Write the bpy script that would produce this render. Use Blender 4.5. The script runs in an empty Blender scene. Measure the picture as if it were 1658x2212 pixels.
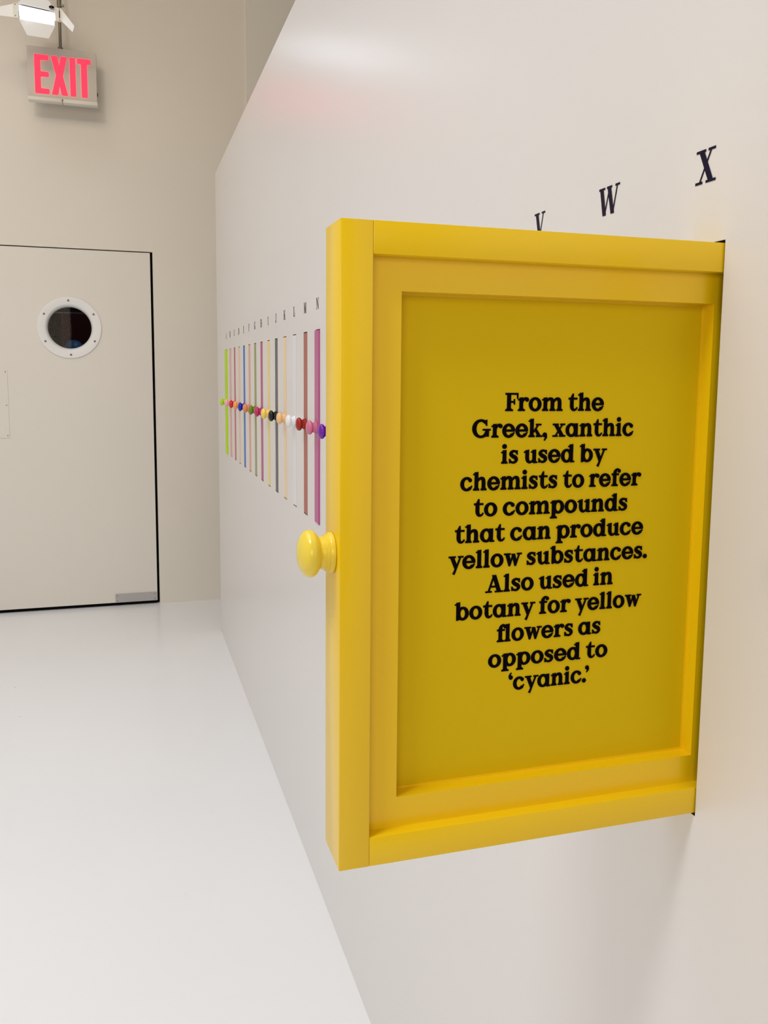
import bpy, bmesh, math, random
from mathutils import Vector, Matrix

random.seed(4)
SC = bpy.context.scene
COL = SC.collection

# ------------------------------------------------------------------ camera
def make_camera():
    yaw, pit, rol = 0.30386, 0.11603, 0.01001
    cy, sy = math.cos(yaw), math.sin(yaw)
    F = Vector((sy*math.cos(pit), cy*math.cos(pit), -math.sin(pit)))
    R = Vector((cy, -sy, 0)); U = R.cross(F)
    c, s = math.cos(rol), math.sin(rol)
    R, U = c*R + s*U, -s*R + c*U
    cam = bpy.data.cameras.new('camera'); o = bpy.data.objects.new('camera', cam); COL.objects.link(o)
    o.matrix_world = Matrix(((R.x, U.x, -F.x, -0.48528), (R.y, U.y, -F.y, 0.0), (R.z, U.z, -F.z, 1.42027), (0, 0, 0, 1)))
    cam.sensor_fit = 'HORIZONTAL'; cam.sensor_width = 36.0
    cam.lens = 1861.95/1658*36
    cam.shift_x = 0.5 - 850.744/1658
    cam.shift_y = (1027.054 - 1106)/1658
    cam.clip_start = 0.02
    SC.camera = o
make_camera()

# ------------------------------------------------------------------ world, lights, exposure
w = bpy.data.worlds.new('world'); SC.world = w; w.use_nodes = True
w.node_tree.nodes['Background'].inputs[0].default_value = (1, 0.97, 0.93, 1)
w.node_tree.nodes['Background'].inputs[1].default_value = 0.05
SC.view_settings.view_transform = 'Standard'
SC.view_settings.look = 'None'
SC.view_settings.gamma = 1.0
SC.view_settings.use_curve_mapping = False
SC.view_settings.exposure = 0.06

def area(name, loc, target, sx, sy, power, col):
    l = bpy.data.lights.new(name, 'AREA'); l.shape = 'RECTANGLE'; l.size = sx; l.size_y = sy
    l.energy = power; l.color = col
    o = bpy.data.objects.new(name, l); COL.objects.link(o); o.location = loc
    d = Vector(target) - Vector(loc)
    o.rotation_euler = d.to_track_quat('-Z', 'Y').to_euler()
    return o
KEY = area('left_flood_light', (-1.95, -0.12, 4.4), (-1.1, 0.5, 0.3), 0.8, 0.6, 58, (0.94, 0.965, 1.0))
OVER = area('ceiling_light', (-1.7, 2.5, 4.2), (-1.7, 2.5, 0), 2.0, 4.4, 38, (0.94, 0.965, 1.0))
OVER.data.spread = math.radians(115)
BACK = area('warm_gallery_light', (-2.0, -2.9, 2.4), (-0.5, 5.2, 2.6), 1.6, 1.6, 42, (1.0, 0.84, 0.66))
FAR_FILL = area('far_wall_fill', (-1.3, 2.0, 4.45), (-0.5, 5.4, 3.0), 3.0, 1.2, 15, (1.0, 0.80, 0.54))  # added fill to brighten the far wall, no fixture behind it
FAR_FILL.data.spread = math.radians(110)

# ------------------------------------------------------------------ materials
def lin(c):
    return tuple((x/255/12.92 if x/255 <= 0.04045 else ((x/255+0.055)/1.055)**2.4) for x in c)
def mat(name, col, rough=0.5, spec=0.5, metal=0.0, bump=0.0, bscale=200.0, var=0.0, emit=None, estr=0.0, coat=0.0):
    m = bpy.data.materials.new(name); m.use_nodes = True
    nt = m.node_tree; b = nt.nodes['Principled BSDF']
    b.inputs['Base Color'].default_value = (*col, 1)
    b.inputs['Roughness'].default_value = rough
    b.inputs['Specular IOR Level'].default_value = spec
    b.inputs['Metallic'].default_value = metal
    b.inputs['Coat Weight'].default_value = coat
    tc = nt.nodes.new('ShaderNodeTexCoord')
    if bump:
        n = nt.nodes.new('ShaderNodeTexNoise'); n.inputs['Scale'].default_value = bscale; n.inputs['Detail'].default_value = 3
        nt.links.new(tc.outputs['Object'], n.inputs['Vector'])
        bp = nt.nodes.new('ShaderNodeBump'); bp.inputs['Strength'].default_value = bump; bp.inputs['Distance'].default_value = 0.001
        nt.links.new(n.outputs['Fac'], bp.inputs['Height']); nt.links.new(bp.outputs['Normal'], b.inputs['Normal'])
    if var:
        n2 = nt.nodes.new('ShaderNodeTexNoise'); n2.inputs['Scale'].default_value = 3.0; n2.inputs['Detail'].default_value = 4
        nt.links.new(tc.outputs['Object'], n2.inputs['Vector'])
        mx = nt.nodes.new('ShaderNodeMix'); mx.data_type = 'RGBA'
        mx.inputs['A'].default_value = (*[c*(1-var) for c in col], 1); mx.inputs['B'].default_value = (*[min(1, c*(1+var)) for c in col], 1)
        nt.links.new(n2.outputs['Fac'], mx.inputs['Factor']); nt.links.new(mx.outputs['Result'], b.inputs['Base Color'])
    if emit:
        b.inputs['Emission Color'].default_value = (*emit, 1); b.inputs['Emission Strength'].default_value = estr
    return m

M_PART = mat('partition_paint', (0.79, 0.765, 0.75), 0.30, 0.5, bump=0.06, bscale=260, var=0.012)
M_WALL = mat('wall_paint', (0.80, 0.755, 0.68), 0.6, 0.35, bump=0.12, bscale=180, var=0.015)
M_SIDE = mat('side_wall_paint', (0.78, 0.75, 0.70), 0.7, 0.3, bump=0.08, bscale=150, var=0.01)
M_REAR = mat('dim_gallery_wall', (0.22, 0.20, 0.18), 0.8, 0.2, bump=0.05, bscale=80, var=0.02)
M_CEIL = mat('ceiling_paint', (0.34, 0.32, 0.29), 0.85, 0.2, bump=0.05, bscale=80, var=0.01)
M_DOOR = mat('door_paint', (0.80, 0.765, 0.70), 0.5, 0.35, bump=0.05, bscale=150, var=0.01)
M_BLACK = mat('black_void', (0.004, 0.004, 0.005), 0.9, 0.1, bump=0.02, bscale=50)
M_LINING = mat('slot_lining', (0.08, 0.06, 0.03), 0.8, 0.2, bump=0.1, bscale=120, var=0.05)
M_WHITE = mat('white_enamel', (0.84, 0.84, 0.84), 0.35, 0.5, bump=0.02, bscale=100)
M_STEEL = mat('brushed_aluminium', (0.50, 0.49, 0.50), 0.38, 0.5, metal=0.8, bump=0.05, bscale=300)
M_SCREW = mat('screw_metal', (0.22, 0.18, 0.17), 0.4, 0.5, metal=0.9, bump=0.02, bscale=300)
M_INK = mat('black_vinyl', (0.003, 0.002, 0.005), 0.8, 0.04, bump=0.01, bscale=300)
M_WINK = mat('indigo_black_vinyl', (0.010, 0.006, 0.026), 0.4, 0.12, bump=0.01, bscale=300)
M_SIGN = mat('sign_face', (0.66, 0.60, 0.53), 0.7, 0.15, bump=0.03, bscale=200)
M_SIGNTRIM = mat('sign_trim', (0.76, 0.73, 0.66), 0.4, 0.4, bump=0.02, bscale=200)
M_RED = mat('lit_red_letter', (0.5, 0.01, 0.02), 0.6, 0.1, emit=(1.0, 0.016, 0.032), estr=3.6, bump=0.01)
M_TUBE = mat('lamp_tube_glow', (0.9, 0.9, 1.0), 0.5, 0.3, emit=(0.74, 0.84, 1.0), estr=7.0, bump=0.01)
M_REFL = mat('lamp_reflector', (0.85, 0.87, 0.92), 0.25, 0.5, metal=0.6, bump=0.01)
M_LAMP = mat('lamp_grey_housing', (0.42, 0.41, 0.37), 0.5, 0.4, bump=0.03)
M_ROD = mat('conduit_metal', (0.24, 0.22, 0.17), 0.45, 0.5, metal=0.5, bump=0.1, bscale=90, var=0.1)
M_BLUE = mat('blue_plastic', (0.05, 0.20, 0.46), 0.4, 0.4, bump=0.02)
M_MAROON = mat('dark_red_paint', (0.06, 0.006, 0.008), 0.7, 0.2, bump=0.05, var=0.2)
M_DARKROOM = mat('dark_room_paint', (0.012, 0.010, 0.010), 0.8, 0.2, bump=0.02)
M_RAIL = mat('dull_rail', (0.16, 0.14, 0.13), 0.5, 0.3, bump=0.02)
M_SEAL = mat('dark_seam', (0.10, 0.09, 0.08), 0.8, 0.2, bump=0.02)

def floor_mat():
    m = mat('white_epoxy_floor', (0.83, 0.82, 0.83), 0.24, 0.5)
    nt = m.node_tree; b = nt.nodes['Principled BSDF']
    tc = nt.nodes['Texture Coordinate']
    # a few small dark scuffs and specks
    v = nt.nodes.new('ShaderNodeTexVoronoi'); v.inputs['Scale'].default_value = 5.5; v.inputs['Randomness'].default_value = 1.0
    nt.links.new(tc.outputs['Object'], v.inputs['Vector'])
    r = nt.nodes.new('ShaderNodeValToRGB')
    r.color_ramp.elements[0].position = 0.010; r.color_ramp.elements[0].color = (0.45, 0.44, 0.43, 1)
    r.color_ramp.elements[1].position = 0.022; r.color_ramp.elements[1].color = (1, 1, 1, 1)
    nt.links.new(v.outputs['Distance'], r.inputs['Fac'])
    n = nt.nodes.new('ShaderNodeTexNoise'); n.inputs['Scale'].default_value = 1.6; n.inputs['Detail'].default_value = 5
    nt.links.new(tc.outputs['Object'], n.inputs['Vector'])
    mx = nt.nodes.new('ShaderNodeMix'); mx.data_type = 'RGBA'
    mx.inputs['A'].default_value = (0.82, 0.825, 0.835, 1); mx.inputs['B'].default_value = (0.86, 0.865, 0.875, 1)
    nt.links.new(n.outputs['Fac'], mx.inputs['Factor'])
    mu = nt.nodes.new('ShaderNodeMix'); mu.data_type = 'RGBA'; mu.blend_type = 'MULTIPLY'; mu.inputs['Factor'].default_value = 1.0
    nt.links.new(mx.outputs['Result'], mu.inputs['A']); nt.links.new(r.outputs['Color'], mu.inputs['B'])
    nt.links.new(mu.outputs['Result'], b.inputs['Base Color'])
    bn = nt.nodes.new('ShaderNodeTexNoise'); bn.inputs['Scale'].default_value = 5.0; bn.inputs['Detail'].default_value = 2
    nt.links.new(tc.outputs['Object'], bn.inputs['Vector'])
    bp = nt.nodes.new('ShaderNodeBump'); bp.inputs['Strength'].default_value = 0.25; bp.inputs['Distance'].default_value = 0.003
    nt.links.new(bn.outputs['Fac'], bp.inputs['Height']); nt.links.new(bp.outputs['Normal'], b.inputs['Normal'])
    return m
M_FLOOR = floor_mat()

def glass_mat():
    m = bpy.data.materials.new('dark_porthole_glass'); m.use_nodes = True; nt = m.node_tree
    for n in list(nt.nodes): nt.nodes.remove(n)
    out = nt.nodes.new('ShaderNodeOutputMaterial'); mix = nt.nodes.new('ShaderNodeMixShader')
    tr = nt.nodes.new('ShaderNodeBsdfTransparent'); tr.inputs[0].default_value = (0.85, 0.87, 0.9, 1)
    gl = nt.nodes.new('ShaderNodeBsdfGlossy'); gl.inputs['Roughness'].default_value = 0.02; gl.inputs[0].default_value = (0.25, 0.25, 0.25, 1)
    fr = nt.nodes.new('ShaderNodeFresnel'); fr.inputs[0].default_value = 1.3
    nt.links.new(fr.outputs[0], mix.inputs[0]); nt.links.new(tr.outputs[0], mix.inputs[1]); nt.links.new(gl.outputs[0], mix.inputs[2])
    nt.links.new(mix.outputs[0], out.inputs['Surface'])
    return m
M_GLASS = glass_mat()

# ------------------------------------------------------------------ mesh helpers
class MB:
    def __init__(s): s.v = []; s.f = []
    def add(s, vs, fs):
        o = len(s.v); s.v += [tuple(x) for x in vs]; s.f += [tuple(i+o for i in f) for f in fs]; return s
    def box(s, x0, x1, y0, y1, z0, z1, bev=0.0):
        if bev <= 0:
            return s.add([(x0,y0,z0),(x1,y0,z0),(x1,y1,z0),(x0,y1,z0),(x0,y0,z1),(x1,y0,z1),(x1,y1,z1),(x0,y1,z1)],
                         [(0,3,2,1),(4,5,6,7),(0,1,5,4),(1,2,6,5),(2,3,7,6),(3,0,4,7)])
        bm = bmesh.new(); bmesh.ops.create_cube(bm, size=1)
        for v in bm.verts:
            v.co = ((x0+x1)/2 + v.co.x*(x1-x0), (y0+y1)/2 + v.co.y*(y1-y0), (z0+z1)/2 + v.co.z*(z1-z0))
        bmesh.ops.bevel(bm, geom=list(bm.edges), offset=bev, segments=2, affect='EDGES', profile=0.5)
        bm.verts.index_update()
        s.add([v.co[:] for v in bm.verts], [[v.index for v in f.verts] for f in bm.faces]); bm.free(); return s
    def prism(s, pts, y0, y1):           # pts are (x, z), extruded along y
        n = len(pts)
        vs = [(p[0], y0, p[1]) for p in pts] + [(p[0], y1, p[1]) for p in pts]
        fs = [tuple(range(n)), tuple(range(2*n-1, n-1, -1))] + [((i+1) % n, i, i+n, (i+1) % n+n) for i in range(n)]
        return s.add(vs, fs)
    def lathe(s, prof, org, axis='-x', seg=48):   # prof: (t, r)
        vs = []; fs = []
        for (t, r) in prof:
            for k in range(seg):
                a = 2*math.pi*k/seg; p, q = r*math.cos(a), r*math.sin(a)
                if axis == '-x': vs.append((org[0]-t, org[1]+p, org[2]+q))
                elif axis == '-y': vs.append((org[0]+p, org[1]-t, org[2]+q))
                else: vs.append((org[0]+p, org[1]+q, org[2]+t))
        for i in range(len(prof)-1):
            for k in range(seg):
                a, b = i*seg+k, i*seg+(k+1) % seg
                fs.append((a, b, b+seg, a+seg))
        fs.append(tuple(range(seg))); fs.append(tuple(range((len(prof)-1)*seg, len(prof)*seg)))
        return s.add(vs, fs)
    def tube(s, pts, r, seg=12):
        pts = [Vector(p) for p in pts]; vs = []; fs = []; n = len(pts)
        for i, p in enumerate(pts):
            d = (pts[min(i+1, n-1)] - pts[max(i-1, 0)]).normalized()
            a = d.orthogonal().normalized() if i == 0 else (a - d*a.dot(d)).normalized()
            b = d.cross(a)
            for k in range(seg):
                t = 2*math.pi*k/seg; vs.append(tuple(p + r*(a*math.cos(t) + b*math.sin(t))))
        for i in range(n-1):
            for k in range(seg):
                x, y = i*seg+k, i*seg+(k+1) % seg; fs.append((x, y, y+seg, x+seg))
        fs.append(tuple(range(seg))); fs.append(tuple(range((n-1)*seg, n*seg)))
        return s.add(vs, fs)
    def build(s, name, m, parent=None, smooth=False, recalc=True, org=None):
        me = bpy.data.meshes.new(name)
        vs = s.v
        if org is not None: vs = [(a-org[0], b-org[1], c-org[2]) for a, b, c in vs]
        me.from_pydata(vs, [], s.f)
        if recalc:
            bm = bmesh.new(); bm.from_mesh(me); bmesh.ops.recalc_face_normals(bm, faces=bm.faces); bm.to_mesh(me); bm.free()
        me.materials.append(m)
        o = bpy.data.objects.new(name, me); COL.objects.link(o)
        if org is not None: o.location = org
        if smooth:
            for p in me.polygons: p.use_smooth = True
            md = o.modifiers.new('edge_split', 'EDGE_SPLIT'); md.split_angle = math.radians(38)
        if parent:
            o.parent = parent
            o.matrix_parent_inverse = Matrix.Identity(4)
            if org is None:   # coordinates given in world space
                o.location = tuple(-x for x in parent_origin(parent))
            else:
                po = parent_origin(parent); o.location = tuple(org[i]-po[i] for i in range(3))
        return o

def parent_origin(p):
    v = Vector((0, 0, 0))
    while p: v += Vector(p.location); p = p.parent
    return v
def structure(o): o['kind'] = 'structure'; return o
def tag(o, label, cat, group=None):
    o['label'] = label; o['category'] = cat
    if group: o['group'] = group
    return o
def empty(name, loc, label, cat, group=None):
    o = bpy.data.objects.new(name, None); COL.objects.link(o); o.location = loc; o.empty_display_size = 0.05
    return tag(o, label, cat, group)

# ------------------------------------------------------------------ room shell
YF, YP, HP, PT = 5.406, 4.7166, 2.456, 0.46       # far wall, far end, height and thickness of the partition
XL, XR, YB, ZC = -3.6, 2.6, -3.6, 4.7
DX1, DX0, DH = -0.3010, -1.262, 2.128             # door opening
structure(MB().box(XL-.1, XR+.1, YB-.1, YF+1.6, -0.12, 0.0).build('floor', M_FLOOR))
structure(MB().box(XL-.1, XR+.1, YB-.1, YF+0.3, ZC, ZC+0.1).build('ceiling', M_CEIL))
structure(MB().box(XL-.1, XL, YB-.1, YF, 0.0, ZC).build('wall_left', M_SIDE))
structure(MB().box(XL, XR+.1, YB-.1, YB, 0.0, ZC).build('wall_back', M_REAR))
structure(MB().box(XR, XR+.1, YB, YF, 0.0, ZC).build('wall_outer_right', M_SIDE))
fw = MB()
fw.box(XL, DX0, YF, YF+.16, 0.0, ZC).box(DX1, XR, YF, YF+.16, 0.0, ZC).box(DX0, DX1, YF, YF+.16, DH, ZC)
fw = structure(fw.build('wall_far', M_WALL))
structure(MB().box(0.262, XR, YF-.014, YF-.0005, 0.0, ZC).build('trim_1', M_SIDE))

# partition with its 26 slots
def slot_y(i):
    return 4.298-.1598*i if i <= 13 else 2.2206-.1569*(i-13)
SZ0, SZ1 = 1.0250, 1.5360
SW = 0.0252
Y0 = -2.2
pm = MB()
edges = [YP]
for i in range(26):
    c = slot_y(i) if i != 23 else 0.6512
    hw = SW if i != 23 else 0.026
    edges += [c+hw, c-hw]
edges.append(Y0)
def face_x(x, ya, yb, za, zb): pm.add([(x, ya, za), (x, yb, za), (x, yb, zb), (x, ya, zb)], [(0, 1, 2, 3)])
E_ = 0.004
face_x(0, YP, Y0, 0.0, SZ0); face_x(0, YP, Y0, SZ1, HP)
for k in range(0, len(edges), 2): face_x(0, edges[k], edges[k+1], SZ0, SZ1)
pm.add([(0, YP, 0), (PT, YP, 0), (PT, YP, HP), (0, YP, HP)], [(0, 1, 2, 3)])
pm.add([(0, Y0, 0), (PT, Y0, 0), (PT, Y0, HP), (0, Y0, HP)], [(0, 1, 2, 3)])
pm.add([(0, YP, HP), (PT, YP, HP), (PT, Y0, HP), (0, Y0, HP)], [(0, 1, 2, 3)])
face_x(PT, YP, Y0, 0.0, HP)
part = structure(pm.build('wall_right', M_PART, recalc=False))
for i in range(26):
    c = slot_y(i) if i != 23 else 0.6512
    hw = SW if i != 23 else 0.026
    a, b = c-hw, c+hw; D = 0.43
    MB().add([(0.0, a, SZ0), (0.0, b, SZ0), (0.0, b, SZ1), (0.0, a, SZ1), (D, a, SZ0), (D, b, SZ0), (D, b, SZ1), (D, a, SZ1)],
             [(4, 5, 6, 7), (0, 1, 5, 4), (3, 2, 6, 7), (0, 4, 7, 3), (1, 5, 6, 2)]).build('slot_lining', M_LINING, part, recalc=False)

# ------------------------------------------------------------------ dark room behind the door
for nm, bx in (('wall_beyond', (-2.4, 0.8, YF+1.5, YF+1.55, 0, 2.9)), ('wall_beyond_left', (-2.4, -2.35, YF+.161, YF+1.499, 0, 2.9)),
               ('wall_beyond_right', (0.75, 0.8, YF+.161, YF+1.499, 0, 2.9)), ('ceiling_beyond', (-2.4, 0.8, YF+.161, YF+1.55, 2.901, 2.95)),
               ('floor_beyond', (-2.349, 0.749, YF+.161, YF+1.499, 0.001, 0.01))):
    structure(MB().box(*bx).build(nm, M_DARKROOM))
structure(MB().box(-0.905, -0.66, YF+1.40, YF+1.499, 0.01, 1.86).build('trim_2', M_MAROON))
structure(MB().box(-1.10, -0.55, YF+0.78, YF+0.80, 1.8050, 1.8130).build('trim_3', M_RAIL))
g = MB()
prof = [(math.sin(math.pi/2*k/10)*0.066, math.cos(math.pi/2*k/10)*0.066) for k in range(0, 10)] + [(0.066, 0.0005)]
g.lathe([(0, .05), (0, .066)] + [(t, r) for t, r in prof[1:]], (0, 0, 0), 'z', 40)
g.lathe([(-1.552, .15), (-1.540, .15), (-1.53, .03), (-0.02, .03), (-0.01, .05), (0.0, .05)], (0, 0, 0), 'z', 24)
bo = g.build('blue_bollard', M_BLUE, smooth=True); bo.location = (-0.792, 6.18, 1.564)
tag(bo, 'blue rounded top seen low through the dark porthole of the door', 'bollard')
l = bpy.data.lights.new('blue_top_fill', 'POINT'); l.energy = 5.0; l.shadow_soft_size = 0.1; l.color = (0.9, 0.95, 1)  # unseen fill light added so the blue top shows through the glass
lo = bpy.data.objects.new('blue_top_fill', l); COL.objects.link(lo); lo.location = (-0.45, 5.85, 2.6)

# ------------------------------------------------------------------ door
DL, DR, DB, DT = -1.250, -0.3155, 0.022, 2.1215
PX, PZ, PR = -0.7735, 1.6745, 0.150
def door_slab():
    angs = [2*math.pi*k/64 for k in range(64)]
    for cx_, cz_ in ((DL, DB), (DR, DB), (DR, DT), (DL, DT)): angs.append(math.atan2(cz_-PZ, cx_-PX) % (2*math.pi))
    angs = sorted(set(round(a, 6) for a in angs)); n = len(angs); vs = []; fs = []
    for y in (YF+.002, YF+.047):
        for a in angs: vs.append((PX+PR*math.cos(a), y, PZ+PR*math.sin(a)))
        for a in angs:
            c, s = math.cos(a), math.sin(a)
            t = min(((DR-PX)/c if c > 1e-9 else (DL-PX)/c if c < -1e-9 else 1e9), ((DT-PZ)/s if s > 1e-9 else (DB-PZ)/s if s < -1e-9 else 1e9))
            vs.append((PX+t*c, y, PZ+t*s))
    for k in range(n):
        j = (k+1) % n
        fs += [(k, j, n+j, n+k), (2*n+k, 2*n+j, 3*n+j, 3*n+k), (k, j, 2*n+j, 2*n+k), (n+k, n+j, 3*n+j, 3*n+k)]
    return MB().add(vs, fs)
door = structure(door_slab().build('door_1', M_DOOR))
# black fill round the door, painting the unlit gap dark
jb = MB().box(DR+.0005, DX1-.0002, YF+.035, YF+.155, 0.001, DH-.0003).box(DX0+.0002, DL-.0005, YF+.035, YF+.155, 0.001, DH-.0003).box(DX0+.0002, DX1-.0002, YF+.035, YF+.155, DT+.0005, DH-.0002).box(DL, DR, YF+.02, YF+.155, 0.001, DB-.0005)
jb.build('door_gap_shade', M_BLACK, door)
ring = MB()
seg = 72
prof = [(0.0, .1500), (0.0, .1765), (.0035, .1765), (.0050, .1750), (.0060, .1360), (.0050, .1330), (-.004, .1240), (-.020, .1195), (-.040, .1195), (-.040, .1495), (0.0, .1500)]
vs = []; fs = []
for t, r in prof:
    for k in range(seg):
        a = 2*math.pi*k/seg; vs.append((PX+r*math.cos(a), YF+.001-t, PZ+r*math.sin(a)))
for i in range(len(prof)-1):
    for k in range(seg): a, b = i*seg+k, i*seg+(k+1) % seg; fs.append((a, b, b+seg, a+seg))
ring.add(vs, fs)
pr = ring.build('porthole_ring', M_WHITE, door, smooth=True)
def screw(x, z, y, r, parent, m=M_SCREW):
    return MB().lathe([(0, r*1.0), (r*.35, r*.9), (r*.55, r*.5), (r*.55, .0001)], (x, y, z), '-y', 14).build('screw', m, parent, smooth=True)
for k in range(6):
    a = math.radians(90+60*k+1); screw(PX+.1555*math.cos(a), PZ+.1555*math.sin(a), YF-.0045, .0062, pr)
MB().lathe([(0, .122), (.004, .122)], (PX, YF+.030, PZ), '-y', 64).build('porthole_glass', M_GLASS, door)
pp = MB().box(-1.222, -1.1168, YF-.0010, YF+.0015, 1.0375, 1.4275, 0.0004).build('push_plate', M_DOOR, door)
pp['label'] = 'thin cream painted push plate'
for z in (1.050, 1.225, 1.416):
    screw(-1.127, z, YF-.0010, .0033, pp); screw(-1.211, z, YF-.0010, .0033, pp)
hp = MB().box(-0.5625, -0.3195, YF-.0030, YF+.0015, 0.0225, 0.0765, 0.0006).build('pivot_plate', M_STEEL, door)
hp['label'] = 'brushed metal pivot plate'
for x in (-.551, -.331):
    for z in (.033, .065): screw(x, z, YF-.003, .0032, hp)

# ------------------------------------------------------------------ glyphs (x-height 100 units)
def Q(*p): return [list(p)]
def R(x0, y0, x1, y1): return [[(x0, y0), (x1, y0), (x1, y1), (x0, y1)]]
def diag(x0, y0, x1, y1, w): return [[(x0-w/2, y0), (x0+w/2, y0), (x1+w/2, y1), (x1-w/2, y1)]]
def dot(cx, cy, r, n=20): return [[(cx+r*math.cos(2*math.pi*k/n), cy+r*math.sin(2*math.pi*k/n)) for k in range(n)]]
def arc(cx, cy, rx, ry, sx, st, a0=0, a1=360, tilt=0, n=44):
    out = []
    for k in range(n):
        q = []
        for a, inner in ((a0+(a1-a0)*k/n, 0), (a0+(a1-a0)*(k+1)/n, 0), (a0+(a1-a0)*(k+1)/n, 1), (a0+(a1-a0)*k/n, 1)):
            t = math.radians(a); ax, ay = (rx-sx, ry-st) if inner else (rx, ry)
            x, y = ax*math.cos(t), ay*math.sin(t)
            q.append((cx + x, cy + y + (tilt*x if inner else 0)))
        out.append(q)
    return out
def stroke(pts, sub=8):
    P = []
    n = len(pts)
    for i in range(n-1):
        p0, p1, p2, p3 = pts[max(i-1, 0)], pts[i], pts[i+1], pts[min(i+2, n-1)]
        for k in range(sub):
            t = k/sub; P.append(tuple(0.5*((2*p1[c]) + (-p0[c]+p2[c])*t + (2*p0[c]-5*p1[c]+4*p2[c]-p3[c])*t*t + (-p0[c]+3*p1[c]-3*p2[c]+p3[c])*t**3) for c in range(3)))
    P.append(tuple(pts[-1])); L = []
    for i, p in enumerate(P):
        a, b = P[max(i-1, 0)], P[min(i+1, len(P)-1)]
        dx, dy = b[0]-a[0], b[1]-a[1]; d = math.hypot(dx, dy) or 1; nx, ny = -dy/d*p[2]/2, dx/d*p[2]/2
        L.append(((p[0]+nx, p[1]+ny), (p[0]-nx, p[1]-ny)))
    return [[L[i][0], L[i+1][0], L[i+1][1], L[i][1]] for i in range(len(L)-1)]
def foot(x0, x1, h=11, a=None, b=None):      # slab serif at the base line, bracketed to a stem a..b
    o = [[(x0, 1), (x0+1.5, 0), (x1-1.5, 0), (x1, 1), (x1, h-3), (x1-2, h-1), (x0+2, h-1), (x0, h-3)]]
    if a is not None: o += Q((x0+3, h-2), (b, h-2), (b, h+9), (a, h+9)) + Q((a, h-2), (x1-3, h-2), (b, h+9), (a, h+9))
    return o
def headslab(x0, x1, y, h=11): return [[(x0, y-h+3), (x0+2, y-h+1), (x1-2, y-h+1), (x1, y-h+3), (x1, y-1.5), (x1-1.5, y), (x0+1.5, y), (x0, y-1.5)]]
def flag(x, y, w=27): return [[(x-13, y-13), (x-12, y-19), (x, y-20), (x+w, y-20), (x+w, y+1), (x+w-3, y+3)]]
S = 27
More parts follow.
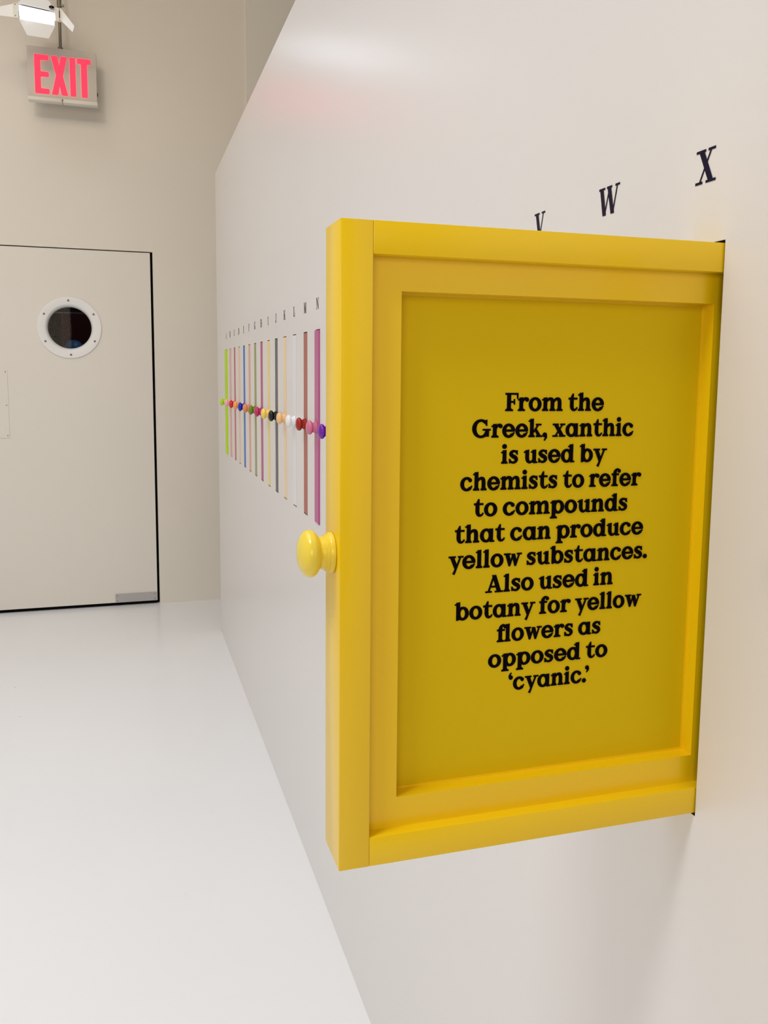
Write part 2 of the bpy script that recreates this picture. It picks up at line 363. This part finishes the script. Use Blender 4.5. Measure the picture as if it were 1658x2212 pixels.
def g_text(c):
    if c == 'o': return arc(51, 50, 50, 53, 27, 17), 102
    if c == 'c': return arc(51, 50, 50, 53, 27, 17, 48, 318) + dot(77, 79, 13.5) + stroke([(78, 20, 15), (86, 27, 10), (92, 35, 8)]), 94
    if c == 'e': return arc(51, 50, 50, 53, 27, 17, 2, 322) + R(20, 44, 99, 58) + stroke([(80, 21, 15), (89, 28, 10), (95, 36, 8)]), 101
    if c == 'a': return arc(49, 50, 48, 53, 27, 17) + R(74, 6, 101, 101) + [[(74, 20), (101, 20), (101, 9), (113, 8), (113, 0), (84, -2), (74, 6)]], 113
    if c == 'd': return arc(48, 50, 47, 53, 27, 17) + R(72, 6, 99, 138) + flag(72, 138) + [[(72, 20), (99, 20), (99, 9), (112, 8), (112, 0), (82, -2), (72, 6)]], 112
    if c == 'b': return arc(63, 50, 47, 53, 27, 17) + R(13, 4, 40, 138) + flag(13, 138) + Q((13, 0), (20, -3), (48, 8), (40, 22), (13, 22)), 111
    if c == 'p': return arc(64, 50, 47, 53, 27, 17) + R(13, -38, 40, 100) + flag(13, 100) + [[(x, y-40) for x, y in p] for p in foot(0, 55, 11, 13, 40)], 112
    if c == 'h' or c == 'n' or c == 'm':
        top = 138 if c == 'h' else 100
        o = R(13, 0, 40, top) + flag(13, top) + foot(2, 49, 12, 13, 40)
        o += stroke([(36, 68, 10), (48, 85, 16), (64, 92, 20), (79, 85, 26), (84, 64, 27), (84, 34, 27), (84, 2, 27)]) + foot(62, 108, 12, 71, 97)
        if c == 'm': o += stroke([(94, 68, 10), (106, 85, 16), (122, 92, 20), (137, 85, 26), (142, 64, 27), (142, 34, 27), (142, 2, 27)]) + foot(118, 167, 11, 129, 155); return o, 168
        return o, 110
    if c == 'u': return flag(13, 100) + stroke([(26.5, 98, 27), (26.5, 60, 27), (27, 36, 27), (33, 16, 24), (48, 6, 17), (64, 12, 12), (76, 28, 8)]) + R(70, 4, 97, 100) + flag(70, 100) + [[(70, 18), (97, 18), (97, 9), (109, 8), (109, 0), (80, -2), (70, 6)]], 109
    if c == 's': return stroke([(67, 74, 9), (58, 89, 13), (41, 94, 15), (24, 86, 20), (18, 71, 24), (33, 56, 27), (54, 44, 27), (62, 28, 24), (53, 11, 17), (35, 6, 14), (18, 13, 13), (10, 28, 9)]) + Q((63, 98), (71, 98), (72, 68), (63, 70)) + Q((5, 2), (13, 2), (13, 32), (4, 34)), 78
    if c == 'r': return R(13, 0, 40, 100) + flag(13, 100) + foot(1, 56, 11, 13, 40) + stroke([(36, 64, 8), (44, 82, 12), (56, 93, 18), (70, 92, 20)]) + dot(72, 86, 14.5), 86
    if c == 't': return Q((17, 96), (44, 96), (44, 132), (36, 132)) + R(4, 88, 74, 100) + stroke([(30.5, 98, 27), (30.5, 60, 27), (31, 32, 27), (38, 13, 22), (52, 6, 15), (66, 12, 11), (75, 25, 8)]), 78
    if c == 'f': return stroke([(30.5, 2, 27), (30.5, 50, 27), (30.5, 94, 27), (35, 118, 23), (50, 133, 15), (66, 130, 13)]) + dot(69, 121, 13) + R(4, 88, 66, 100) + foot(4, 60, 11, 17, 44), 72
    if c == 'i': return R(13, 0, 40, 100) + flag(13, 100) + foot(2, 50, 12, 13, 40) + dot(25, 131, 17), 54
    if c == 'l': return R(13, 0, 40, 138) + flag(13, 138) + foot(2, 50, 12, 13, 40), 54
    if c == 'k': return R(13, 0, 40, 138) + flag(13, 138) + foot(1, 50, 11, 13, 40) + Q((36, 36), (48, 36), (86, 94), (72, 94)) + Q((48, 60), (60, 70), (104, 6), (74, 6)) + headslab(60, 104, 100) + foot(62, 115), 114
    if c == 'w': return Q((10, 95), (40, 95), (58, 22), (49, 0), (39, 0)) + Q((39, 0), (50, 0), (80, 95), (69, 95)) + Q((60, 95), (88, 95), (106, 22), (97, 0), (87, 0)) + Q((87, 0), (98, 0), (129, 95), (118, 95)) + headslab(0, 52, 100) + headslab(104, 144, 100), 144
    if c == 'y': return Q((10, 95), (40, 95), (68, 18), (58, -2), (48, 0)) + stroke([(92, 96, 11), (70, 38, 12), (46, -22, 14), (38, -38, 17)]) + headslab(0, 54, 100) + headslab(72, 114, 100), 110
    if c == 'x': return Q((8, 95), (40, 95), (96, 5), (64, 5)) + Q((76, 95), (88, 95), (28, 5), (16, 5)) + headslab(0, 48, 100) + headslab(62, 102, 100) + foot(0, 42) + foot(54, 106), 106
    if c == 'F': return R(14, 0, 42, 135) + foot(0, 60, 11, 14, 42) + R(0, 124, 100, 135) + Q((90, 124), (100, 128), (100, 94), (92, 94)) + R(40, 63, 74, 74) + R(67, 50, 75, 88), 102
    if c == 'G': return arc(70, 67.5, 68, 70, 30, 16, 46, 338) + R(106, 8, 132, 60) + headslab(84, 146, 64) + Q((108, 132), (117, 134), (117, 90), (109, 92)) + stroke([(104, 116, 15), (110, 106, 12), (113, 94, 9)]), 148
    if c == 'A': return Q((18, 4), (30, 4), (72, 132), (60, 132)) + Q((52, 136), (82, 136), (124, 4), (94, 4)) + R(34, 40, 98, 51) + foot(0, 50) + foot(76, 140), 140
    if c == '.': return dot(18, 15, 17), 36
    if c == ',': return dot(20, 15, 17) + stroke([(31, 14, 11), (30, -6, 12), (16, -28, 6)]), 40
    if c == '’': return dot(18, 122, 16) + stroke([(28, 121, 11), (28, 104, 11), (14, 84, 6)]), 36
    if c == '‘': return dot(20, 102, 16) + stroke([(10, 103, 11), (10, 120, 11), (24, 140, 6)]), 36
    return [], 44

def g_cap(c):      # high contrast capitals, height 100
    T, H, s = 25, 100, 5
    def V(x, w=T, y0=0, y1=100): return R(x, y0, x+w, y1)
    def sf(x, w, e=10): return R(x-e, 0, x+w+e, s) + Q((x-e+2, s), (x+w+e-2, s), (x+w, s+5), (x, s+5))
    def sh(x, w, e=10): return R(x-e, H-s, x+w+e, H) + Q((x-e+2, H-s), (x+w+e-2, H-s), (x+w, H-s-5), (x, H-s-5))
    if c == 'A': return diag(18, 0, 52, 98, 6) + diag(84, 0, 50, 100, T) + R(28, 30, 76, 36) + R(2, 0, 34, s) + R(60, 0, 108, s), 108
    if c == 'B': return V(12) + R(0, 95, 50, 100) + R(0, 0, 55, 5) + R(30, 50, 52, 55) + arc(48, 75, 34, 25, 22, 5, -90, 90) + arc(52, 27, 38, 27, 24, 5, -90, 90), 92
    if c == 'C': return arc(50, 50, 48, 51, T, 6, 45, 315) + R(84, 66, 90, 100) + stroke([(82, 12, 6), (90, 22, 5), (94, 34, 4)]), 98
    if c == 'D': return V(12) + R(0, 95, 48, 100) + R(0, 0, 48, 5) + arc(46, 50, 50, 50, T, 5, -90, 90), 98
    if c == 'E': return V(12) + R(0, 95, 80, 100) + R(0, 0, 84, 5) + R(30, 50, 58, 55) + R(55, 38, 60, 68) + R(76, 70, 81, 98) + R(80, 2, 85, 32), 86
    if c == 'F': return V(12) + R(0, 95, 80, 100) + R(30, 48, 56, 53) + R(53, 36, 58, 66) + R(76, 68, 81, 98) + sf(12, T), 82
    if c == 'G': return arc(50, 50, 48, 51, T, 6, 45, 330) + R(84, 66, 90, 100) + V(72, 22, 4, 46) + R(60, 42, 104, 47), 104
    if c == 'H': return V(12) + V(74) + R(30, 48, 80, 54) + sf(12, T) + sh(12, T) + sf(74, T) + sh(74, T), 112
    if c == 'I': return V(12) + sf(12, T, 12) + sh(12, T, 12), 50
    if c == 'J': return V(30, T, 20, 100) + stroke([(42, 26, T), (40, 8, 18), (24, 0, 8), (10, 8, 8)]) + dot(12, 14, 10) + sh(30, T), 66
    if c == 'K': return V(12) + sf(12, T) + sh(12, T) + diag(38, 38, 88, 96, 7) + diag(90, 3, 54, 62, T) + R(72, 95, 106, 100) + R(68, 0, 110, 5), 110
    if c == 'L': return V(12) + sh(12, T) + R(0, 0, 80, 5) + R(75, 2, 81, 36), 82
    if c == 'M': return diag(14, 0, 14, 98, 6) + diag(56, 4, 24, 98, T) + diag(60, 4, 94, 98, 6) + V(88) + R(0, 95, 30, 100) + R(84, 95, 124, 100) + R(0, 0, 30, 5) + R(78, 0, 124, 5), 124
    if c == 'N': return diag(16, 0, 16, 98, 6) + diag(92, 2, 24, 98, T) + diag(94, 0, 94, 98, 6) + R(0, 95, 34, 100) + R(78, 95, 110, 100) + R(2, 0, 32, 5), 110
    if c == 'O' or c == 'Q':
        o = arc(52, 50, 50, 51, T, 6)
        return (o + stroke([(48, 8, 8), (66, -8, 16), (92, -18, 6)]) if c == 'Q' else o), 104
    if c == 'P': return V(12) + R(0, 95, 50, 100) + R(30, 42, 50, 47) + arc(48, 71, 38, 29, 24, 5, -90, 90) + sf(12, T), 90
    if c == 'R': return V(12) + R(0, 95, 50, 100) + R(30, 46, 52, 51) + arc(48, 73, 36, 27, 24, 5, -90, 90) + diag(86, 2, 60, 50, 22) + sf(12, T) + R(66, 0, 102, 5), 102
    if c == 'S': return stroke([(70, 76, 5), (58, 94, 8), (40, 97, 10), (20, 84, 18), (20, 68, 22), (40, 54, 25), (62, 40, 25), (70, 24, 22), (56, 6, 12), (36, 2, 8), (16, 12, 7), (8, 30, 5)]) + R(69, 66, 75, 100) + R(3, 0, 9, 34), 80
    if c == 'T': return V(38) + sf(38, T) + R(4, 95, 98, 100) + R(4, 68, 9, 98) + R(93, 68, 98, 98), 102
    if c == 'U': return V(12, T, 30, 100) + sh(12, T) + stroke([(24.5, 36, T), (27, 14, 20), (52, 2, 9), (80, 14, 7), (86, 36, 6)]) + R(83, 34, 89, 98) + R(70, 95, 102, 100), 102
    if c == 'V': return diag(54, 0, 24, 98, T) + diag(56, 0, 88, 98, 6) + R(0, 94, 48, 100) + R(72, 94, 104, 100), 104
    if c == 'W': return diag(42, 0, 18, 98, T-2) + diag(44, 0, 74, 94, 6) + diag(100, 0, 72, 98, T-2) + diag(102, 0, 130, 98, 6) + R(0, 94, 42, 100) + R(56, 94, 92, 100) + R(116, 94, 146, 100), 146
    if c == 'X': return diag(80, 2, 26, 98, T) + diag(20, 2, 78, 98, 6.5) + R(0, 94, 48, 100) + R(62, 94, 98, 100) + R(0, 0, 36, 6) + R(54, 0, 104, 6), 104
    if c == 'Y': return diag(56, 44, 22, 98, T) + diag(56, 44, 88, 98, 6) + V(42, T, 0, 48) + sf(42, T) + R(0, 94, 44, 100) + R(74, 94, 104, 100), 104
    if c == 'Z': return diag(14, 2, 68, 98, T) + R(0, 0, 90, 5) + R(4, 95, 82, 100) + R(4, 70, 9, 98) + R(85, 2, 90, 34), 92
    return [], 60

def grow(poly, d):
    n = len(poly); ar = sum(poly[i][0]*poly[(i+1) % n][1]-poly[(i+1) % n][0]*poly[i][1] for i in range(n))
    sg = 1 if ar > 0 else -1; out = []
    for i in range(n):
        p, a, b = Vector(poly[i]), Vector(poly[i-1]), Vector(poly[(i+1) % n])
        e1 = (p-a); e2 = (b-p)
        if e1.length < 1e-6: e1 = e2
        if e2.length < 1e-6: e2 = e1
        e1 = e1.normalized(); e2 = e2.normalized()
        n1 = Vector((e1.y, -e1.x))*sg; n2 = Vector((e2.y, -e2.x))*sg
        m = n1+n2
        m = m/max(m.length_squared/2, .7) if m.length > 1e-6 else n1
        out.append((p.x+m.x*d, p.y+m.y*d))
    return out
# ------------------------------------------------------------------ wall letters
def wall_letter(i, ch):
    polys, wd = g_cap(ch)
    k = 0.0282/100; c = slot_y(i)+.004; z0 = 1.5882
    kx = k*{'V': .92, 'W': .96, 'M': .9, 'X': .92}.get(ch, .95)
    mb = MB()
    for n, p in enumerate(polys):
        p = grow(p, 1.0)
        mb.add([(-.0004-.000004*n, (wd/2-x)*kx, (y-50)*k) for x, y in p], [tuple(range(len(p)))])
    o = mb.build('wall_letter', M_WINK, recalc=False)
    o.location = (0, c, z0+.0141)
    side = {'X': 'black serif letter X on the white wall, largest, above the yellow drawer',
            'W': 'black serif letter W on the white wall, between letters V and X',
            'V': 'black serif letter V peeking over the top edge of the yellow drawer'}
    lab = side.get(ch, 'small black serif letter %s on the white wall above its coloured drawer slot' % ch)
    tag(o, lab, 'letter', 'black alphabet letters on the white partition')
    return o
for i in range(26): wall_letter(i, chr(65+i))

# ------------------------------------------------------------------ drawers
#           edge / body colour, knob colour, words
COLS = [
 ((0.50, 0.78, 0.005), (0.45, 0.72, 0.01), 'lime green', 'lime green'),
 ((0.80, 0.45, 0.45), (0.86, 0.48, 0.46), 'pale pink', 'pale pink'),
 ((0.56, 0.11, 0.14), (0.66, 0.015, 0.02), 'rose red', 'bright red'),
 ((0.88, 0.60, 0.42), (0.90, 0.38, 0.10), 'peach', 'orange'),
 ((0.008, 0.13, 0.55), (0.005, 0.015, 0.42), 'blue', 'deep blue'),
 ((0.80, 0.40, 0.27), (0.78, 0.26, 0.09), 'terracotta', 'copper orange'),
 ((0.33, 0.34, 0.12), (0.17, 0.23, 0.01), 'olive green', 'olive green'),
 ((0.50, 0.085, 0.22), (0.54, 0.02, 0.13), 'magenta', 'magenta'),
 ((0.88, 0.70, 0.26), (0.92, 0.66, 0.14), 'pale yellow', 'yellow'),
 ((0.115, 0.105, 0.115), (0.004, 0.004, 0.006), 'charcoal', 'black'),
 ((0.90, 0.68, 0.43), (0.90, 0.56, 0.26), 'apricot', 'apricot'),
 ((0.80, 0.80, 0.84), (0.85, 0.85, 0.88), 'white', 'white'),
 ((0.44, 0.13, 0.10), (0.36, 0.010, 0.004), 'brick red', 'dark red'),
 ((0.50, 0.075, 0.27), (0.66, 0.17, 0.30), 'mauve pink', 'rose pink'),
 ((0.16, 0.01, 0.36), (0.16, 0.005, 0.36), 'violet', 'violet'),
]
EXTRA = [((0.55, 0.35, 0.20), 'tan'), ((0.60, 0.55, 0.50), 'grey beige'), ((0.45, 0.02, 0.05), 'crimson'), ((0.80, 0.20, 0.10), 'scarlet'),
         ((0.05, 0.35, 0.38), 'teal'), ((0.02, 0.04, 0.25), 'ultramarine'), ((0.03, 0.25, 0.12), 'green'), ((0.25, 0.02, 0.06), 'wine red'),
         None, ((0.85, 0.60, 0.03), 'yellow'), ((0.05, 0.05, 0.06), 'slate')]
for e in EXTRA: COLS.append((e[0], e[0], e[1], e[1]) if e else None)
TH, DWID, ZB, ZT = 0.0483, 0.384, 1.0279, 1.5335
KPROF = [(0, .0148), (0.0007, .0148), (0.0007, .0160), (.0036, .0160), (.0040, .0157), (.0040, .0147), (.0064, .0147), (.0067, .0144), (.0067, .0133), (.0086, .0131), (.0100, .0126), (.0110, .0126),
         (.0120, .0136), (.0130, .0154), (.0142, .0170), (.0160, .0183), (.0182, .0188), (.0205, .0184), (.0230, .0168), (.0252, .0138), (.0268, .0098), (.0277, .0050), (.0280, .0003)]
def drawer(i, x_front, y_face, fm, pm_, km, label, open_=False):
    """x_front: x of the front edge; y_face: near broad face"""
    t = empty('pull_out_drawer', (x_front, y_face+TH/2, ZB), label, 'drawer', 'coloured pull-out drawers in the white partition')
    a, y0, y1 = x_front, y_face, y_face+TH
    s1, s2 = .0249, .0508                      # stile width, inner opening
    r1, r2 = .0243, .0497
    bv = .0006 if open_ else 0
    MB().box(a, a+s1, y0, y1, ZB, ZT, bv).build('stile', fm, t, smooth=open_)
    MB().box(a+DWID-s1, a+DWID, y0, y1, ZB, ZT, bv).build('stile', fm, t, smooth=open_)
    for z0, z1 in ((ZB, ZB+r1), (ZT-r1, ZT)):
        MB().box(a+s1+.0001, a+DWID-s1-.0001, y0, y1, z0, z1, bv).build('rail', fm, t, smooth=open_)
    # stepped inner frame, plus a thin bead against the panel
    def frame(x0, x1, z0, z1, wx, wz, ya, yb, name, wx2=None):
        f = MB(); f.box(x0, x0+wx, ya, yb, z0, z1).box(x1-wx, x1, ya, yb, z0, z1).box(x0+wx, x1-wx, ya, yb, z0, z0+wz).box(x0+wx, x1-wx, ya, yb, z1-wz, z1)
        return f.build(name, fm, t)
    frame(a+s1, a+DWID-s1, ZB+r1, ZT-r1, s2-s1, r2-r1, y0+.0112, y1-.0112, 'inner_frame')
    frame(a+s2, a+DWID-s2, ZB+r2, ZT-r2, .0016, .0016, y0+.0252, y1-.020, 'bead')
    p = MB().box(a+s2+.0016, a+DWID-s2-.0016, y0+.0257, y1-.0205, ZB+r2+.0016, ZT-r2-.0016).build('face_panel', pm_, t)
    MB().lathe(KPROF, (a, y0+TH/2, 1.2812), '-x', 48 if open_ else 28).build('knob', km, t, smooth=True)
    return t, p

ORD = ['first', 'second', 'third', 'fourth', 'fifth', 'sixth', 'seventh', 'eighth', 'ninth', 'tenth', 'eleventh', 'twelfth', 'thirteenth', 'fourteenth', 'fifteenth']
PROT = {0: .0069, 1: .0029, 13: .0036, 14: .0063}
for i in range(26):
    if i == 23: continue
    ec, kc, en, kn = COLS[i]
    fm = mat('%s_paint' % en.replace(' ', '_'), ec, 0.32 if i == 13 else 0.38, 0.7 if i == 13 else 0.25, bump=0.02, bscale=200)
    km = mat('%s_knob_enamel' % kn.replace(' ', '_'), kc, 0.16, 0.5, bump=0.01, bscale=200)
    if i <= 14: lab = '%s drawer edge with %s knob, %s from the far end of the row' % (en, kn, ORD[i])
    elif i < 23: lab = 'closed %s drawer under letter %s, behind the open yellow drawer' % (en, chr(65+i))
    else: lab = 'closed %s drawer under letter %s, nearer than the open yellow drawer' % (en, chr(65+i))
    drawer(i, -PROT.get(i, .0003), slot_y(i)-TH/2+.0006, fm, fm, km, lab)

M_YEL = mat('yellow_paint', (0.88, 0.585, 0.004), 0.28, 0.52, bump=0.05, bscale=240, var=0.01)
M_YPAN = mat('mustard_panel_paint', (0.70, 0.50, 0.002), 0.55, 0.15, bump=0.04, bscale=260)
M_YKNOB = mat('yellow_knob_enamel', (0.86, 0.66, 0.06), 0.2, 0.5, bump=0.01)
yd, ypan = drawer(23, -.3315, .6263, M_YEL, M_YPAN, M_YKNOB, 'large yellow framed drawer pulled out of the white wall, black definition text on it', True)
ypan['label'] = 'mustard yellow panel with black definition text'

# definition text on the panel: lines are 21.8 mm apart, x-height 10.8 mm
LINES = [('From the', -.1855, -.0940), ('Greek, xanthic', -.2146, -.0642), ('is used by', -.1882, -.0897), ('chemists to refer', -.2240, -.0545),
         ('to compounds', -.2119, -.0668), ('that can produce', -.2282, -.0502), ('yellow substances.', -.2330, -.0450), ('Also used in', -.1996, -.0784),
         ('botany for yellow', -.2268, -.0490), ('flowers as', -.1884, -.0887), ('opposed to', -.1956, -.0811), ('‘cyanic.’', -.1764, -.0987)]
KERN = {'F': -8, 'r': -4, 'k': -4, 'y': -8, 'w': -6, 'f': -3, 't': -1, 'v': -6, 'x': -3, 'c': 2}
for n, (txt, xa, xb) in enumerate(LINES):
    zb = 1.3918 - .02178*n
    adv = []; x = 0; gl = []
    j = 0
    for j, ch in enumerate(txt):
        p, wd = g_text(ch)
        if ch == ' ': x += 40; continue
        gl.append((p, x)); nxt = 5 + KERN.get(ch, 0)
        if ch == 'f' and txt[j:j+2] == 'fl': nxt = -8
        if ch == '.' and txt[j+1:j+2] == '’': nxt = -12
        x += wd + nxt
    tot = x - nxt
    kx = (xb-xa)/tot; kz = .000108
    mb = MB(); q = 0
    for p, ox in gl:
        for poly in p:
            poly = grow(poly, 2.6)
            mb.add([(xa+(ox+px)*kx, .6263+.0257-.0003-.0000006*q, zb+py*kz) for px, py in poly], [tuple(range(len(poly)))]); q += 1
    o = mb.build('text_line', M_INK, ypan, recalc=False)

# ------------------------------------------------------------------ exit sign
SY = 5.25
ex = empty('exit_sign', (-.76, SY+.02, 2.888), 'white exit sign with glowing red letters, hanging high by the far wall', 'sign')
MB().box(-.937, -.5825, SY, SY+.045, 2.888, 3.166, .003).build('sign_box', M_SIGN, ex, smooth=True)
MB().box(-.9385, -.7660, SY-.006, SY+.046, 2.884, 2.9035, .002).box(-.7600, -.5815, SY-.006, SY+.046, 2.884, 2.9035, .002).build('bottom_trim', M_SIGNTRIM, ex, smooth=True)
MB().lathe([(0, .004), (.006, .004), (.008, .002)], (-.763, SY-.002, 2.896), '-y', 12).build('latch_screw', M_SCREW, ex)
MB().box(-.5830, -.5790, SY+.02, SY+.035, 2.944, 2.960).build('test_button', M_BLACK, ex)
def rpoly(pts, r):            # rounds the corners of a polygon, (x, z)
    out = []; n = len(pts)
    for i in range(n):
        p, a, b = Vector(pts[i]), Vector(pts[i-1]), Vector(pts[(i+1) % n])
        u, v = (a-p).normalized(), (b-p).normalized(); rr = min(r, (a-p).length/2.1, (b-p).length/2.1)
        for k in range(5):
            t = k/4; q = (1-t)**2*(p+u*rr) + 2*t*(1-t)*p + t*t*(p+v*rr); out.append((q.x, q.y))
    return out
z0, z1, st = 2.9215, 3.1245, .0305
L = [('E', [(-.9005, z0), (-.8275, z0), (-.8275, z0+.0275), (-.870, z0+.0275), (-.870, 3.0105), (-.8285, 3.0105), (-.8285, 3.0370), (-.870, 3.0370), (-.870, z1-.0275), (-.8275, z1-.0275), (-.8275, z1), (-.9005, z1)]),
     ('X', [(-.8165, z0), (-.7835, z0), (-.7745, 2.972), (-.7655, z0), (-.7325, z0), (-.7570, 3.023), (-.7330, z1), (-.7660, z1), (-.7745, 3.074), (-.7830, z1), (-.8160, z1), (-.7920, 3.023)]),
     ('I', [(-.7205, z0), (-.6915, z0), (-.6915, z1), (-.7205, z1)]),
     ('T', [(-.6625, z0), (-.6315, z0), (-.6315, z1-.0275), (-.6115, z1-.0275), (-.6115, z1), (-.6825, z1), (-.6825, z1-.0275), (-.6625, z1-.0275)])]
for nm, pts in L:
    MB().prism(rpoly(pts, .006), SY-.0015, SY+.001).build('sign_letter', M_RED, ex)
MB().tube([(-.7660, SY+.020, 3.160), (-.7645, SY+.020, 3.6), (-.7600, SY+.020, ZC)], .0078, 16).build('conduit', M_ROD, ex, smooth=True)
MB().lathe([(0, .013), (.014, .013), (.018, .009)], (-.766, SY+.02, 3.164), 'z', 18).build('conduit_nut', M_ROD, ex, smooth=True)
MB().lathe([(0, .012), (.05, .012)], (-.765, SY+.02, 3.385), 'z', 18).build('conduit_coupling', M_ROD, ex, smooth=True)
MB().box(-.765, -.740, SY+.012, SY+.026, 3.392, 3.402).build('clamp_screw', M_ROD, ex)

# ------------------------------------------------------------------ barn-door flood light on its track
LY = 4.95
fl = empty('flood_light', (-.86, LY, 3.19), 'lit white flood light with open barn doors, above the exit sign', 'lamp')
def quad_plate(pts, th, name, m, parent=fl):     # pts: 4 (x, y, z); gives a folded metal sheet some thickness
    P = [Vector(p) for p in pts]; n = (P[1]-P[0]).cross(P[3]-P[0]).normalized()*th
    vs = [tuple(p) for p in P] + [tuple(p+n) for p in P]
    return MB().add(vs, [(0, 1, 2, 3), (7, 6, 5, 4), (0, 4, 5, 1), (1, 5, 6, 2), (2, 6, 7, 3), (3, 7, 4, 0)]).build(name, m, parent)
A_, B_, C_, D_ = (-.9470, 3.2570), (-.7660, 3.2390), (-.7690, 3.1740), (-.9420, 3.1850)   # mouth corners TL TR BR BL
def lf(a, b, t): return (a[0]+(b[0]-a[0])*t, a[1]+(b[1]-a[1])*t)
ctr = ((A_[0]+B_[0]+C_[0]+D_[0])/4, (A_[1]+B_[1]+C_[1]+D_[1])/4)
# housing: four tapering walls and a back, open towards the room
def shell(front, k, y0, y1, name, m, dz=0.0):
    bk = [(ctr[0]+(p[0]-ctr[0])*k, ctr[1]+dz+(p[1]-ctr[1])*k) for p in front]
    vs = [(p[0], y0, p[1]) for p in front] + [(p[0], y1, p[1]) for p in bk]
    vs += [(ctr[0]+(p[0]-ctr[0])*.93, y0, ctr[1]+(p[1]-ctr[1])*.93) for p in front] + [(ctr[0]+(p[0]-ctr[0])*.9, y1-.006, ctr[1]+dz+(p[1]-ctr[1])*.9) for p in bk]
    fs = [(0, 1, 5, 4), (1, 2, 6, 5), (2, 3, 7, 6), (3, 0, 4, 7), (4, 5, 6, 7), (0, 8, 9, 1), (1, 9, 10, 2), (2, 10, 11, 3), (3, 11, 8, 0)]
    o = MB().add(vs, fs).build(name, m, fl)
    fs2 = [(8, 12, 13, 9), (9, 13, 14, 10), (10, 14, 15, 11), (11, 15, 12, 8), (12, 15, 14, 13)]
    MB().add([vs[i] for i in range(16)], fs2).build('reflector', M_REFL, fl)
    return o
shell([A_, B_, C_, D_], .8, LY, LY+.11, 'housing', M_LAMP, .012)
for s in (-.018, .014):
    a, b = (-.925, 3.222+s), (-.790, 3.208+s)
    MB().tube([(a[0]+.012, LY+.06, a[1]), (a[0], LY+.035, a[1]), (a[0]+.006, LY+.018, a[1]), ((a[0]+b[0])/2, LY+.016, (a[1]+b[1])/2), (b[0]-.006, LY+.018, b[1]), (b[0], LY+.035, b[1]), (b[0]-.012, LY+.06, b[1])], .0135, 14).build('tube', M_TUBE, fl, smooth=True)
quad_plate([(-.9420, LY-.003, 3.1860), (-.7690, LY-.003, 3.1750), (-.8040, LY+.012, 3.1130), (-.9060, LY+.012, 3.1170)], .0015, 'barn_door', M_WHITE)
quad_plate([(-.7400, LY-.006, 3.2600), (-.7400, LY-.006, 3.2000), (-.6855, LY-.030, 3.1430), (-.6760, LY-.030, 3.1740)], .0015, 'barn_door', M_WHITE)
quad_plate([(-.9600, LY-.006, 3.2560), (-.9600, LY-.006, 3.1900), (-1.0600, LY+.010, 3.1960), (-1.0600, LY+.010, 3.2280)], .0015, 'barn_door', M_WHITE)
quad_plate([(-.9450, LY-.002, 3.2600), (-.7680, LY-.002, 3.2430), (-.8000, LY+.03, 3.305), (-.9100, LY+.03, 3.313)], .0015, 'barn_door', M_WHITE)
MB().box(-.7700, -.7380, LY-.009, LY+.004, 3.196, 3.262, .002).build('hinge', M_SIGNTRIM, fl)
MB().box(-.9660, -.9440, LY-.009, LY+.004, 3.186, 3.258, .002).build('hinge', M_SIGNTRIM, fl)
MB().box(-.7500, -.7460, LY-.0115, LY-.0085, 3.212, 3.248).build('hinge_slot', M_BLACK, fl)
for z in (3.202, 3.256):
    screw(-.748, z, LY-.009, .003, fl); screw(-.956, z-.004, LY-.009, .003, fl)
MB().box(-.930, -.800, LY+.03, LY+.10, 3.262, 3.320, .006).build('ballast_box', M_LAMP, fl)
MB().tube([(-.80, LY+.03, 3.27), (-.786, LY-.01, 3.262), (-.776, LY-.03, 3.252)], .006, 10).build('clamp_lever', M_BLACK, fl)
MB().tube([(-.865, LY+.065, 3.31), (-.865, LY+.065, ZC)], .010, 14).build('stem', M_LAMP, fl, smooth=True)
l = bpy.data.lights.new('flood_light_beam', 'AREA'); l.shape = 'RECTANGLE'; l.size = .15; l.size_y = .05; l.energy = 0.5; l.color = (.85, .92, 1)
lo = bpy.data.objects.new('flood_light_beam', l); COL.objects.link(lo)
lo.location = (-.855, LY-.003, 3.212); lo.rotation_euler = (Vector((0.25, -1, -0.6))).to_track_quat('-Z', 'Y').to_euler()
